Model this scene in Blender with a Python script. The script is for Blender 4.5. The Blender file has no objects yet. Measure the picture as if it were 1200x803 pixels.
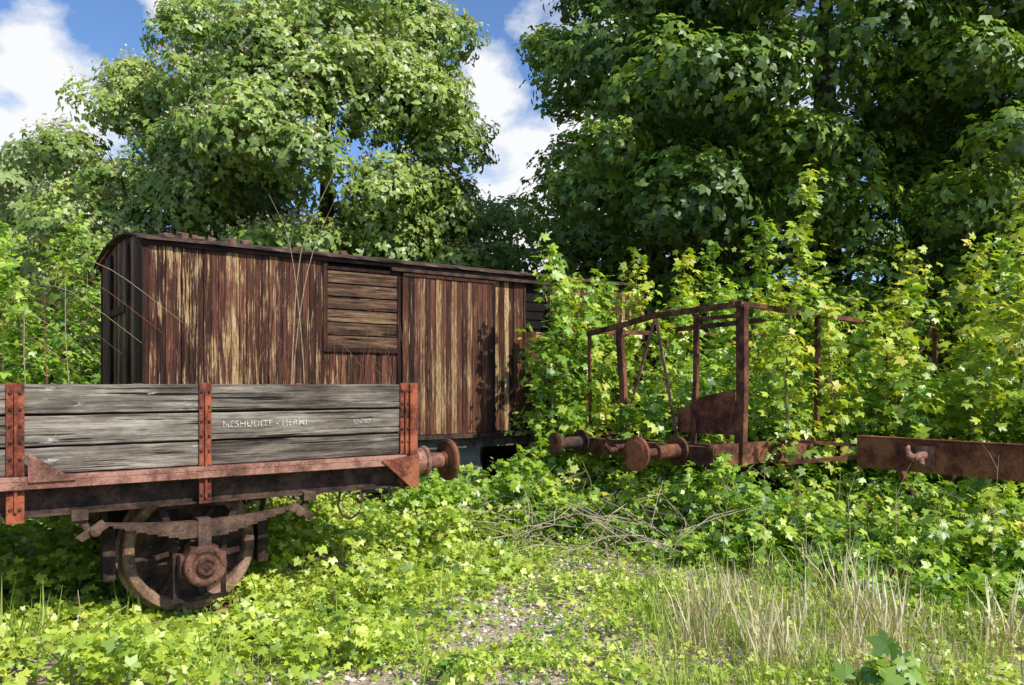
import bpy, math, random, bmesh
import numpy as np
from mathutils import Vector, Matrix
random.seed(3); RNG=np.random.default_rng(7)
scene=bpy.context.scene
scene.view_settings.view_transform='Standard'; scene.view_settings.look='None'; scene.view_settings.exposure=0
ANG=math.atan2(.583,.812)

# ------------------------------------------------------------- materials
def newmat(name):
    m=bpy.data.materials.new(name); m.use_nodes=True; nt=m.node_tree
    for n in list(nt.nodes): nt.nodes.remove(n)
    return m,nt,nt.nodes,nt.links
def ramp(N,stops):
    r=N.new('ShaderNodeValToRGB'); e=r.color_ramp.elements
    while len(e)>1: e.remove(e[-1])
    e[0].position=stops[0][0]; e[0].color=(*stops[0][1],1)
    for p,c in stops[1:]:
        x=e.new(p); x.color=(*c,1)
    return r
def noise(N,L,vec,scale,detail=6,rough=.6,mapscale=None):
    n=N.new('ShaderNodeTexNoise'); n.inputs['Scale'].default_value=scale; n.inputs['Detail'].default_value=detail; n.inputs['Roughness'].default_value=rough
    if mapscale:
        mp=N.new('ShaderNodeMapping'); mp.inputs['Scale'].default_value=mapscale; L.new(vec,mp.inputs[0]); vec=mp.outputs[0]
    L.new(vec,n.inputs['Vector']); return n
def math_(N,L,op,a,b=None,clamp=False):
    m=N.new('ShaderNodeMath'); m.operation=op; m.use_clamp=clamp
    for i,v in enumerate((a,b)):
        if v is None: continue
        if isinstance(v,(int,float)): m.inputs[i].default_value=v
        else: L.new(v,m.inputs[i])
    return m.outputs[0]
def maprange(N,L,src,a,b,c=0.,d=1.):
    mr=N.new('ShaderNodeMapRange'); mr.inputs[1].default_value=a; mr.inputs[2].default_value=b; mr.inputs[3].default_value=c; mr.inputs[4].default_value=d; L.new(src,mr.inputs[0]); return mr.outputs[0]
def mixc(N,L,f,a,b,bt='MIX'):
    m=N.new('ShaderNodeMix'); m.data_type='RGBA'; m.blend_type=bt
    if isinstance(f,(int,float)): m.inputs[0].default_value=f
    else: L.new(f,m.inputs[0])
    for i,v in ((6,a),(7,b)):
        if isinstance(v,tuple): m.inputs[i].default_value=(*v,1)
        else: L.new(v,m.inputs[i])
    return m.outputs[2]
def finish(nt,N,L,col,rough=.85,bumpsrc=None,bstr=.4,bdist=.01,spec=.3):
    p=N.new('ShaderNodeBsdfPrincipled'); p.inputs['Roughness'].default_value=rough; p.inputs['Specular IOR Level'].default_value=spec
    L.new(col,p.inputs['Base Color'])
    if bumpsrc is not None:
        b=N.new('ShaderNodeBump'); b.inputs['Strength'].default_value=bstr; b.inputs['Distance'].default_value=bdist
        L.new(bumpsrc,b.inputs['Height']); L.new(b.outputs[0],p.inputs['Normal'])
    o=N.new('ShaderNodeOutputMaterial'); L.new(p.outputs[0],o.inputs[0])
def attr(N,name='rnd'):
    a=N.new('ShaderNodeAttribute'); a.attribute_name=name; return a.outputs['Fac']

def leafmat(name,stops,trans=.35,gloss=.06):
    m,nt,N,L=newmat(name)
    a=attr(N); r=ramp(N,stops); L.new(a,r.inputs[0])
    p=N.new('ShaderNodeBsdfDiffuse'); L.new(r.outputs[0],p.inputs['Color'])
    t=N.new('ShaderNodeBsdfTranslucent'); tcx=mixc(N,L,1.0,r.outputs[0],(1.12,1.12,.5),'MULTIPLY'); L.new(tcx,t.inputs[0])
    mx=N.new('ShaderNodeMixShader'); mx.inputs[0].default_value=trans
    L.new(p.outputs[0],mx.inputs[1]); L.new(t.outputs[0],mx.inputs[2]); out=mx.outputs[0]
    if gloss:
        g=N.new('ShaderNodeBsdfGlossy'); g.inputs['Roughness'].default_value=.45; g.inputs['Color'].default_value=(.95,.97,.95,1)
        m2=N.new('ShaderNodeMixShader'); m2.inputs[0].default_value=gloss; L.new(out,m2.inputs[1]); L.new(g.outputs[0],m2.inputs[2]); out=m2.outputs[0]
    o=N.new('ShaderNodeOutputMaterial'); L.new(out,o.inputs[0]); return m
def rustmat(name,dark,mid,light,scale=7,lf=.62):
    m,nt,N,L=newmat(name); tc=N.new('ShaderNodeTexCoord'); v=tc.outputs['Object']
    n=noise(N,L,v,scale,9,.72); n2=noise(N,L,v,scale*9,5,.7); n3=noise(N,L,v,scale*.4,3,.5)
    f=math_(N,L,'ADD',math_(N,L,'MULTIPLY',n.outputs[0],.7),math_(N,L,'MULTIPLY',n2.outputs[0],.3))
    f=math_(N,L,'ADD',f,math_(N,L,'MULTIPLY',math_(N,L,'SUBTRACT',n3.outputs[0],.5),.45))
    r=ramp(N,[(.36,dark),(.49,mid),(lf-.02,light),(.72,mid)]); L.new(f,r.inputs[0])
    finish(nt,N,L,r.outputs[0],.88,f,.7,.012,.2); return m
def boxwood(name,shade=1.0,tan=1.0,th=0.):
    m,nt,N,L=newmat(name); tc=N.new('ShaderNodeTexCoord'); v=tc.outputs['Object']; a=attr(N)
    cx=N.new('ShaderNodeCombineXYZ'); L.new(math_(N,L,'MULTIPLY',a,37.),cx.inputs[2])
    ad=N.new('ShaderNodeVectorMath'); ad.operation='ADD'; L.new(v,ad.inputs[0]); L.new(cx.outputs[0],ad.inputs[1]); vv=ad.outputs[0]
    st=noise(N,L,vv,1,8,.75,(45,45,2.6)); fine=noise(N,L,vv,1,6,.75,(150,150,7)); blot=noise(N,L,v,1.5,3,.5); mid=noise(N,L,vv,1,7,.75,(34,34,1.5)); gry=noise(N,L,v,2.6,5,.65,(1,1,.5))
    base=ramp(N,[(.35,(.009*shade,.005*shade,.004*shade)),(.45,(.05*shade,.019*shade,.012*shade)),(.54,(.135*shade,.048*shade,.028*shade)),(.64,(.26*shade,.12*shade,.065*shade))])
    f=math_(N,L,'ADD',math_(N,L,'MULTIPLY',st.outputs[0],.66),math_(N,L,'MULTIPLY',math_(N,L,'ADD',a,fine.outputs[0]),.17))
    L.new(f,base.inputs[0])
    b2=mixc(N,L,maprange(N,L,gry.outputs[0],.42,.6,0,.75),base.outputs[0],mixc(N,L,1.,base.outputs[0],(.6,.64,.6),'MULTIPLY'))
    peel=math_(N,L,'ADD',math_(N,L,'MULTIPLY',mid.outputs[0],1.0),math_(N,L,'MULTIPLY',blot.outputs[0],.33))
    peel=math_(N,L,'ADD',peel,math_(N,L,'MULTIPLY',math_(N,L,'POWER',a,8.),.22))
    sx=N.new('ShaderNodeSeparateXYZ'); L.new(v,sx.inputs[0])
    peel=math_(N,L,'ADD',peel,maprange(N,L,sx.outputs[0],-3.2,1.5,.032,-.008))
    pm=maprange(N,L,peel,.735+th,.79+th)
    tanr=ramp(N,[(.36,(.08*tan,.038*tan,.018*tan)),(.47,(.31*tan,.17*tan,.07*tan)),(.6,(.68*tan,.5*tan,.26*tan))]); L.new(fine.outputs[0],tanr.inputs[0])
    c=mixc(N,L,pm,b2,tanr.outputs[0])
    finish(nt,N,L,c,.8,f,1.,.018,.25); return m
def greywood(name,stops,axis=(2.2,40,40),specks=False,bs=1.,crk=.345):
    m,nt,N,L=newmat(name); tc=N.new('ShaderNodeTexCoord'); v=tc.outputs['Object']; a=attr(N)
    cx=N.new('ShaderNodeCombineXYZ'); L.new(math_(N,L,'MULTIPLY',a,31.),cx.inputs[0])
    ad=N.new('ShaderNodeVectorMath'); ad.operation='ADD'; L.new(v,ad.inputs[0]); L.new(cx.outputs[0],ad.inputs[1]); vv=ad.outputs[0]
    st=noise(N,L,vv,1,9,.75,axis); cr=noise(N,L,vv,1,4,.6,(axis[0]*.5,axis[1]*1.1,axis[2]*1.1)); bl=noise(N,L,vv,2.4,7,.72,(.6,1,2.5))
    f=math_(N,L,'ADD',math_(N,L,'MULTIPLY',st.outputs[0],.55),math_(N,L,'MULTIPLY',bl.outputs[0],.45))
    f=math_(N,L,'ADD',f,math_(N,L,'MULTIPLY',math_(N,L,'SUBTRACT',a,.5),.09))
    r=ramp(N,stops); L.new(f,r.inputs[0]); c=r.outputs[0]
    cm=maprange(N,L,cr.outputs[0],crk,crk+.04)
    c=mixc(N,L,cm,(.014,.010,.008),c)
    if specks:
        sp=noise(N,L,v,1,6,.75,(4.5,4.5,15)); pf=math_(N,L,'MULTIPLY',maprange(N,L,sp.outputs[0],.585,.65),maprange(N,L,st.outputs[0],.42,.56)); c=mixc(N,L,math_(N,L,'MULTIPLY',pf,.8),c,(.66,.64,.59))
    finish(nt,N,L,c,.88,math_(N,L,'MULTIPLY',cm,f),bs,.018,.2); return m

M_maple=leafmat('leaf_maple_bright',[(.0,(.08,.18,.018)),(.4,(.24,.42,.035)),(.75,(.46,.64,.055)),(1,(.66,.75,.12))],.42)
M_yell=leafmat('leaf_yellow_green',[(.0,(.16,.27,.02)),(.4,(.41,.54,.04)),(.8,(.63,.69,.06)),(1,(.75,.66,.09))],.42)
M_cover=leafmat('leaf_ground_cover',[(.0,(.12,.22,.022)),(.4,(.38,.52,.045)),(.7,(.63,.74,.085)),(1,(.78,.82,.22))],.4)
M_under=leafmat('leaf_undergrowth',[(.0,(.07,.15,.018)),(.5,(.2,.35,.035)),(.8,(.34,.5,.045)),(1,(.5,.6,.08))],.38)
M_chest=leafmat('leaf_chestnut',[(.0,(.07,.13,.022)),(.4,(.21,.32,.05)),(.8,(.41,.52,.095)),(1,(.58,.65,.2))],.28,.05)
M_dark=leafmat('leaf_shaded_tree',[(.0,(.035,.08,.012)),(.45,(.13,.235,.027)),(.8,(.28,.41,.045)),(1,(.5,.58,.08))],.34,.04)  # the crowns' own shade is put into this darker leaf colour
M_far=leafmat('leaf_far_hazed',[(.0,(.2,.27,.12)),(.5,(.36,.45,.18)),(1,(.54,.6,.28))],.3,0)  # distance haze painted in as a paler, bluer leaf colour
M_straw=leafmat('dry_grass_blade',[(.0,(.38,.31,.17)),(.5,(.68,.59,.36)),(1,(.86,.8,.56))],.25,0)
M_grass=leafmat('green_grass_blade',[(.0,(.18,.28,.03)),(.6,(.42,.55,.1)),(1,(.7,.7,.28))],.35,0)
M_bloss=leafmat('blossom_petal',[(.0,(.55,.5,.32)),(1,(.85,.8,.6))],.3,0)
def plain(name,stops,scale=9,ms=None,bs=.5,rough=.9):
    m,nt,N,L=newmat(name); tc=N.new('ShaderNodeTexCoord'); n=noise(N,L,tc.outputs['Object'],scale,7,.65,ms)
    r=ramp(N,stops); L.new(n.outputs[0],r.inputs[0]); finish(nt,N,L,r.outputs[0],rough,n.outputs[0],bs,.02,.2); return m
M_bark=plain('bark',[(.3,(.02,.015,.01)),(.6,(.07,.055,.04)),(.8,(.11,.095,.07))],1,(14,14,3))
M_stem=plain('green_stem',[(.3,(.12,.09,.04)),(.7,(.26,.24,.1))],12)
M_redstem=plain('reddish_stem',[(.3,(.16,.05,.03)),(.7,(.36,.15,.09))],12)
M_tanstem=plain('dry_stem',[(.3,(.30,.23,.12)),(.7,(.5,.42,.25))],12)
M_stick=plain('dead_wood',[(.3,(.26,.19,.13)),(.7,(.6,.5,.37))],12)
M_box=boxwood('peeling_brown_planks')
M_boxend=boxwood('dark_end_planks',.6,.4,.06)
M_endwall=boxwood('brown_end_planks',1.3,.8,.05)
M_boxdoor=boxwood('peeling_door_planks',1.0,.8,.004)
M_fascia=plain('dark_fascia',[(.35,(.012,.009,.008)),(.55,(.045,.028,.022)),(.7,(.1,.06,.045))],1,(3,30,30))
M_vent=greywood('vent_boards',[(.38,(.03,.017,.01)),(.47,(.09,.05,.03)),(.56,(.21,.125,.07)),(.66,(.4,.28,.16))],(2.4,34,34),False,1.,.36)
GS=[(.36,(.026,.02,.015)),(.45,(.088,.07,.054)),(.53,(.2,.168,.132)),(.63,(.44,.39,.32))]
M_grey=greywood('weathered_grey_boards',GS,(1.8,36,36),False,1.,.37)
M_grey2=greywood('weathered_grey_boards_painted',GS,(1.8,36,36),True,1.,.37)
M_rustred=rustmat('rust_red',(.05,.018,.012),(.19,.052,.03),(.42,.12,.055),8)
M_rustpink=rustmat('rust_rail',(.07,.035,.027),(.23,.105,.075),(.42,.22,.16),9)
M_rustdark=rustmat('rust_dark',(.013,.01,.009),(.05,.031,.024),(.12,.068,.048),8)
M_rustwheel=rustmat('rust_wheel_lit',(.05,.032,.024),(.21,.12,.08),(.42,.26,.18),6)  # paler rust, so the rim looks lit by colour
M_rustspring=rustmat('rust_spring',(.022,.016,.013),(.085,.05,.036),(.18,.11,.075),8)
M_rustbox=rustmat('rust_axlebox',(.03,.016,.012),(.13,.06,.042),(.27,.13,.09),8)
M_rustbrown=rustmat('rust_brown',(.025,.013,.01),(.10,.042,.026),(.26,.105,.052),7)
M_rusthead=rustmat('rust_headstock',(.04,.015,.011),(.17,.052,.028),(.34,.13,.06),5)
M_black=plain('interior_shade',[(.3,(.006,.005,.005)),(.7,(.016,.013,.012))],6)  # near-black colour standing in for the unlit inside of the boxcar
M_roof=plain('roof_felt',[(.35,(.03,.02,.016)),(.55,(.09,.055,.042)),(.7,(.2,.13,.1))],5)
M_brick=plain('brick_rubble',[(.35,(.1,.05,.035)),(.6,(.22,.13,.09)),(.75,(.4,.3,.23))],9)
M_greysteel=plain('grey_sole_bar',[(.35,(.06,.05,.045)),(.6,(.17,.15,.14)),(.75,(.28,.25,.23))],8)

# ------------------------------------------------------------- mesh helpers
class MB:
    def __init__(s): s.v=[]; s.f=[]; s.r=[]
    def add(s,vs,fs,r=None):
        o=len(s.v); r=random.random() if r is None else r
        s.v+= [tuple(x) for x in vs]; s.f+=[tuple(i+o for i in f) for f in fs]; s.r+=[r]*len(vs)
    def box(s,x0,x1,y0,y1,z0,z1,r=None,j=0):
        J=lambda:random.uniform(-j,j)
        vs=[(x+J(),y+J()*.3,z+J()) for z in(z0,z1) for y in (y0,y1) for x in (x0,x1)]
        s.add(vs,[(0,2,3,1),(4,5,7,6),(0,1,5,4),(2,6,7,3),(0,4,6,2),(1,3,7,5)],r); return s
    def frame(s,p0,p1,up=(0,0,1)):
        d=(Vector(p1)-Vector(p0)); l=d.length; d.normalize(); u=Vector(up)
        if abs(d.dot(u))>.95: u=Vector((1,0,0))
        a=d.cross(u).normalized(); b=a.cross(d).normalized(); return d,a,b,l
    def beam(s,p0,p1,rects,up=(0,0,1)):
        d,a,b,l=s.frame(p0,p1,up); P=Vector(p0)
        for (a0,a1,b0,b1) in rects:
            vs=[P+d*t+a*x+b*y for t in (0,l) for y in (b0,b1) for x in (a0,a1)]
            s.add(vs,[(0,2,3,1),(4,5,7,6),(0,1,5,4),(2,6,7,3),(0,4,6,2),(1,3,7,5)])
        return s
    def tube(s,pts,rads,n=8,cap=True,r=None):
        pts=[Vector(p) for p in pts]; vs=[]; fs=[]
        for i,p in enumerate(pts):
            d=(pts[min(i+1,len(pts)-1)]-pts[max(i-1,0)]).normalized()
            u=Vector((0,0,1)) if abs(d.z)<.9 else Vector((1,0,0))
            a=d.cross(u).normalized(); b=a.cross(d).normalized()
            for k in range(n):
                t=2*math.pi*k/n; vs.append(p+(a*math.cos(t)+b*math.sin(t))*rads[i])
        for i in range(len(pts)-1):
            for k in range(n):
                k2=(k+1)%n; fs.append((i*n+k,i*n+k2,(i+1)*n+k2,(i+1)*n+k))
        if cap:
            fs.append(tuple(range(n))[::-1]); fs.append(tuple((len(pts)-1)*n+k for k in range(n)))
        s.add(vs,fs,r); return s
    def lathe(s,c,axis,prof,n=32,closed=False):
        c=Vector(c); ax=Vector(axis).normalized()
        u=Vector((0,0,1)) if abs(ax.z)<.9 else Vector((1,0,0))
        a=ax.cross(u).normalized(); b=a.cross(ax).normalized(); vs=[];fs=[]
        for (o,r) in prof:
            for k in range(n):
                t=2*math.pi*k/n; vs.append(c+ax*o+(a*math.cos(t)+b*math.sin(t))*r)
        m=len(prof)
        for i in range(m if closed else m-1):
            j=(i+1)%m
            for k in range(n):
                k2=(k+1)%n; fs.append((i*n+k,i*n+k2,j*n+k2,j*n+k))
        if not closed:
            fs.append(tuple(range(n))[::-1]); fs.append(tuple((m-1)*n+k for k in range(n)))
        s.add(vs,fs); return s
    def prism(s,poly,axis,a0,a1):
        n=len(poly); vs=[(p[0],a0,p[1]) if axis=='y' else (a0,p[0],p[1]) for p in poly]+[(p[0],a1,p[1]) if axis=='y' else (a1,p[0],p[1]) for p in poly]
        fs=[tuple(range(n)),tuple(range(n,2*n))[::-1]]+[(i,i+n,(i+1)%n+n,(i+1)%n) for i in range(n)]
        s.add(vs,fs); return s
    def obj(s,name,mat,parent=None,bevel=0,label=None,smooth=False):
        me=bpy.data.meshes.new(name); me.from_pydata(s.v,[],s.f); me.update()
        bm=bmesh.new(); bm.from_mesh(me); bmesh.ops.recalc_face_normals(bm,faces=bm.faces); bm.to_mesh(me); bm.free()
        at=me.attributes.new('rnd','FLOAT','POINT'); at.data.foreach_set('value',s.r)
        me.materials.append(mat); o=bpy.data.objects.new(name,me); scene.collection.objects.link(o)
        if parent: o.parent=parent
        if bevel:
            b=o.modifiers.new('b','BEVEL'); b.width=bevel; b.segments=1; b.limit_method='ANGLE'
        if label: o['label']=label
        return o
def root(name,label,cat,loc=(0,0,0),rz=0,group=None):
    e=bpy.data.objects.new(name,None); e.empty_display_size=.2; scene.collection.objects.link(e); e.location=loc; e.rotation_euler=(0,0,rz)
    e['label']=label; e['category']=cat
    if group: e['group']=group
    return e

def kites(angs,lens,w,droop=.14,zl=.05,wide=.55):
    v=[];f=[]
    for i,(a,l) in enumerate(zip(angs,lens)):
        a=math.radians(a); d=np.array([math.sin(a),math.cos(a)]); p=np.array([d[1],-d[0]])
        ww=w*l
        v+= [(0,0,0),(*(d*l*wide+p*ww),zl),(*(d*l),-droop*l),(*(d*l*wide-p*ww),zl)]
        f.append((4*i,4*i+1,4*i+2,4*i+3))
    return np.array(v,float),np.array(f)
T_MAPLE=kites([-105,-52,0,52,105],[.5,.85,1,.85,.5],.27)
T_TREE=kites([-55,5,60],[.85,1,.85],.29,.22,.04,.55)
T_SMALL=kites([-60,0,60],[.8,1,.8],.3)
def blade_t():
    w=.015
    v=[(-w,0,0),(w,0,0),(w*.8,.05,.5),(-w*.8,.05,.5),(-w*.8,.05,.5),(w*.8,.05,.5),(w*.08,.24,.97),(-w*.08,.24,.97)]
    return np.array(v,float),np.array([(0,1,2,3),(4,5,6,7)])
T_BLADE=blade_t()
def norm(a): return a/np.maximum(np.linalg.norm(a,axis=1,keepdims=True),1e-6)
def leaves(name,P,Nr,size,T,mat,parent=None,rnd=None):
    tv,tf=T; n=len(P); P=np.asarray(P,float); nz=norm(np.asarray(Nr,float))
    r=RNG.normal(size=(n,3)); t1=norm(np.cross(nz,r)); t2=np.cross(nz,t1); size=np.asarray(size).reshape(-1,1,1)*np.ones((n,1,1))
    V=P[:,None,:]+size*(tv[None,:,0,None]*t1[:,None,:]+tv[None,:,1,None]*t2[:,None,:]+tv[None,:,2,None]*nz[:,None,:])
    K=len(tv); F=(tf[None,:,:]+(np.arange(n)*K)[:,None,None]).reshape(-1)
    me=bpy.data.meshes.new(name); me.vertices.add(n*K); me.vertices.foreach_set('co',V.reshape(-1).astype(np.float32))
    nf=n*len(tf); me.loops.add(nf*4); me.loops.foreach_set('vertex_index',F.astype(np.int32))
    me.polygons.add(nf); me.polygons.foreach_set('loop_start',(np.arange(nf)*4).astype(np.int32))
    me.update(calc_edges=True)
    if rnd is None: rnd=RNG.random(n)
    at=me.attributes.new('rnd','FLOAT','POINT'); at.data.foreach_set('value',np.repeat(np.clip(rnd,0,1),K).astype(np.float32))
    me.materials.append(mat); o=bpy.data.objects.new(name,me); scene.collection.objects.link(o)
    if parent: o.parent=parent
    return o

def fnoise(x,y):
    return (np.sin(x*1.7+1.3*np.sin(y*1.1))+np.sin(y*2.3+x*.7+2)+np.sin(x*3.9-y*3.1+1)*.6+np.sin(x*6.3+y*5.2)*.4)/3.
def gz(x,y): return -.09+.035*fnoise(np.asarray(x)*.8,np.asarray(y)*.8)*np.exp(-((np.asarray(y)-7)/12)**2)

# ------------------------------------------------------------- ground
def ground():
    c=np.linspace(-1,1,221); g=np.sign(c)*(np.abs(c)*14+np.abs(c)**6*500)
    X,Y=np.meshgrid(g,g+7); Z=gz(X,Y); n=len(c)
    V=np.stack([X,Y,Z],-1).reshape(-1,3); idx=np.arange(n*n).reshape(n,n)
    F=np.stack([idx[:-1,:-1],idx[:-1,1:],idx[1:,1:],idx[1:,:-1]],-1).reshape(-1,4)
    me=bpy.data.meshes.new('ground'); me.from_pydata(V.tolist(),[],F.tolist()); me.update()
    m,nt,N,L=newmat('ground_soil'); tc=N.new('ShaderNodeTexCoord'); v=tc.outputs['Object']
    a=noise(N,L,v,1.4,6); b=noise(N,L,v,22,8,.7); vo=N.new('ShaderNodeTexVoronoi'); vo.inputs['Scale'].default_value=38; L.new(v,vo.inputs['Vector'])
    r=ramp(N,[(.3,(.22,.16,.105)),(.5,(.46,.36,.26)),(.7,(.66,.57,.45))]); L.new(b.outputs[0],r.inputs[0])
    r2=ramp(N,[(.35,(.22,.18,.09)),(.6,(.48,.39,.28))]); L.new(a.outputs[0],r2.inputs[0])
    c1=mixc(N,L,.35,r.outputs[0],r2.outputs[0]); finish(nt,N,L,c1,.95,math_(N,L,'ADD',b.outputs[0],vo.outputs[0]),.7,.02,.1)
    me.materials.append(m); o=bpy.data.objects.new('ground',me); scene.collection.objects.link(o)
    o['kind']='structure'; o['label']='stony soil ground with gravel and dry litter'; o['category']='ground'
ground()
def stuff(o,label,cat): o['kind']='stuff'; o['label']=label; o['category']=cat

def gravel():
    n=6500; x=RNG.normal(.2,.95,n); y=RNG.uniform(3.6,8.0,n); x=x+(y-5)*.12
    mb=MB(); k=np.where(fnoise(x*1.3,y*1.3)+RNG.normal(0,.35,n)>-.3)[0]
    for i in k:
        s=RNG.uniform(.005,.018) if RNG.random()<.92 else RNG.uniform(.02,.038)
        c=np.array([x[i],y[i],float(gz(x[i],y[i]))+s*.3]); q=RNG.uniform(.6,1.3,(6,3))
        D=np.array([(1,0,0),(0,1,0),(-1,0,0),(0,-1,0),(0,0,.7),(0,0,-.7)])*q*s
        t=RNG.uniform(0,6.3); R=np.array([[math.cos(t),-math.sin(t),0],[math.sin(t),math.cos(t),0],[0,0,1]])
        mb.add((D@R.T+c).tolist(),[(0,1,4),(1,2,4),(2,3,4),(3,0,4),(1,0,5),(2,1,5),(3,2,5),(0,3,5)])
    m,nt,N,L=newmat('gravel_stone'); a=attr(N); r=ramp(N,[(0,(.3,.23,.17)),(.4,(.54,.46,.37)),(.8,(.72,.65,.55)),(1,(.86,.82,.75))]); L.new(a,r.inputs[0]); finish(nt,N,L,r.outputs[0],.9)
    o=mb.obj('gravel',m); stuff(o,'pale loose gravel stones on bare soil','gravel')
gravel()

# ------------------------------------------------------------- plants
def sapling(x,y,h,r,mat,leaf=.11,dens=1.,label='young maple sapling with bright green leaves',lean=(0,0),T=T_MAPLE,name='maple_sapling',bare=.1,stemmat=None,group='maple saplings in the thicket'):
    z0=float(gz(x,y)); R=root(name,label,'sapling' if 'sapling' in name else 'bush' if 'bush' in name else 'seedling',(x,y,z0),0,group)
    mb=MB(); k=7; pts=[];rad=[]
    wx,wy=RNG.normal(0,.03*h,2)
    for i in range(k+1):
        f=i/k; pts.append((lean[0]*f*f+wx*math.sin(f*4),lean[1]*f*f+wy*math.sin(f*5),h*f)); rad.append(.004+.008*(1-f)*h*.6)
    mb.tube(pts,rad,6); PTS=np.array(pts)
    P=[];Nn=[];S=[];A=[]
    nb=max(6,int(h*9*dens))
    for b in range(nb):
        f=bare+(1-bare)*(b+RNG.random())/nb; f=min(f,.99)
        c=np.array([np.interp(f,np.linspace(0,1,k+1),PTS[:,j]) for j in range(3)])
        az=RNG.uniform(0,2*math.pi); ln=r*(1.02-f)**.55*RNG.uniform(.45,1.25); up=RNG.uniform(.15,.8)
        d=np.array([math.cos(az),math.sin(az),up]); q=[c+d*ln*t+np.array([0,0,-.18*ln*t*t]) for t in (0,.5,1.)]
        mb.tube([tuple(w) for w in q],[.005,.004,.002],4)
        m=max(3,int(ln/leaf*1.6))
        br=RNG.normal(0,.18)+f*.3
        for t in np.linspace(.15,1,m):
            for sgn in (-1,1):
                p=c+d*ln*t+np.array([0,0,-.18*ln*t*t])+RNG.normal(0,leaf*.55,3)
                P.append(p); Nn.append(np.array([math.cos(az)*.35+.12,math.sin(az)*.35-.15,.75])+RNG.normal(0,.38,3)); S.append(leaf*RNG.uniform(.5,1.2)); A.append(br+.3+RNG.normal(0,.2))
    mb.obj('stem',stemmat or M_stem,R)
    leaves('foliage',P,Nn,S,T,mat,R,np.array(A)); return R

def tree(x,y,h,cz,rx,rz,ncl,lpc,leaf,mat,label,seed,T=T_TREE,cr=(.7,1.3),blossom=0,name='chestnut_tree',trunkr=.3,lean=0,inner=.6,flat=.6,limbs=20):
    g=np.random.default_rng(seed); R=root(name,label,'tree',(x,y,float(gz(x,y))),0)
    d=norm(g.normal(size=(ncl,3))); rad=(inner+(1-inner)*g.random((ncl,1))**.5)
    C=d*rad*np.array([rx,rx,rz])*(1+.18*np.sin(d[:,:1]*5+seed)*np.cos(d[:,2:]*4+seed*2)); C[:,2]+=cz; C[:,0]+=lean
    C=C[C[:,2]>1.2]; C=C[(C[:,1]<rx*.45)]
    mb=MB(); pts=[(0,0,-.2),(.1*lean,0,cz*.35),(.35*lean,.1,cz*.8),(.7*lean,0,cz+rz*.2),(lean,0,cz+rz*.45)]
    mb.tube(pts,[trunkr*1.25,trunkr,trunkr*.75,trunkr*.4,trunkr*.08],10)
    low=np.argsort(C[:,2]+g.normal(0,1.5,len(C)))[:limbs*2]
    for i in g.choice(low,min(limbs,len(low)),replace=False):
        c=C[i]; s=min(1,max(.25,(c[2]-1.5)/(cz+rz)*.8)); zz=s*(cz+rz*.2)*.8+.6
        b=np.array([lean*s*.7,0,min(zz,c[2]-.2)]); m=(b+c)/2+np.array([0,0,.25])+g.normal(0,.3,3)
        mb.tube([tuple(b),tuple(m),tuple(c)],[trunkr*.3,trunkr*.15,.02],6)
        for _ in range(2):
            e=c+g.normal(0,.6,3); mb.tube([tuple(m),tuple((m+e)/2+g.normal(0,.15,3)),tuple(e)],[trunkr*.1,.03,.01],5)
    mb.obj('trunk',M_bark,R)
    n=len(C)*lpc; ci=np.repeat(np.arange(len(C)),lpc); crr=g.uniform(cr[0],cr[1],len(C))[ci][:,None]
    dd=norm(g.normal(size=(n,3))+np.array([.1,-.25,.4])); rr=g.uniform(.55,1,(n,1))**.6
    bump=1+.24*np.sin(dd[:,:1]*6+ci[:,None])*np.sin(dd[:,1:2]*7)
    P=C[ci]+dd*rr*crr*bump*np.array([1.05,1.05,flat]); Nn=dd*.9+np.array([.12,-.2,.4])+g.normal(0,.24,(n,3))
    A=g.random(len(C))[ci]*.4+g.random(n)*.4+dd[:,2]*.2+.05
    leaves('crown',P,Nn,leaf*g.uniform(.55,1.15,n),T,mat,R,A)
    if blossom:
        k=g.choice(n,blossom,replace=False); k=k[(dd[k,2]>.1)&(rr[k,0]>.75)]
        P2=np.repeat(P[k],5,0)+g.normal(0,1,(len(k)*5,3))*np.array([.035,.035,.10])+np.array([0,0,.12])
        leaves('blossom',P2,g.normal(size=(len(P2),3)),.06,T_SMALL,M_bloss,R)
    return R

tree(-4.9,21,12.6,7.1,3.95,5.1,220,310,.17,M_chest,'tall chestnut tree in flower behind the boxcar',11,blossom=9000,limbs=16)
tree(-9.9,23.5,10.4,5.9,3.6,4.2,130,270,.19,M_chest,'rounded chestnut tree with pale blossoms',12,blossom=7000,limbs=14)
tree(-2.6,25,8.6,4.6,3.6,3.4,115,220,.2,M_chest,'smaller chestnut tree with airy lower crown',19,blossom=1200,limbs=10)
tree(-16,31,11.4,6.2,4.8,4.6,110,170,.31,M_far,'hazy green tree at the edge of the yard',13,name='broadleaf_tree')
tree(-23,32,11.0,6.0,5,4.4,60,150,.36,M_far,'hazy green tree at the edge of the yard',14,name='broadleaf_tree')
tree(6.9,17.5,17,8.6,5.3,6.8,290,290,.165,M_dark,'huge shade-darkened green tree with spreading limbs over saplings',15,name='broadleaf_tree',trunkr=.38,inner=.55,limbs=22)
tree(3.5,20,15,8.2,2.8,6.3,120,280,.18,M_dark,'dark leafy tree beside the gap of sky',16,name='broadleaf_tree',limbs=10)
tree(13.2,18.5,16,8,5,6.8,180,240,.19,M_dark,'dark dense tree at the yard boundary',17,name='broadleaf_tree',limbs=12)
tree(10,26,16,8.5,6.3,7.5,120,150,.36,M_dark,'dark tree filling the wood behind',18,name='broadleaf_tree',limbs=8,cr=(1,1.7))
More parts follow.
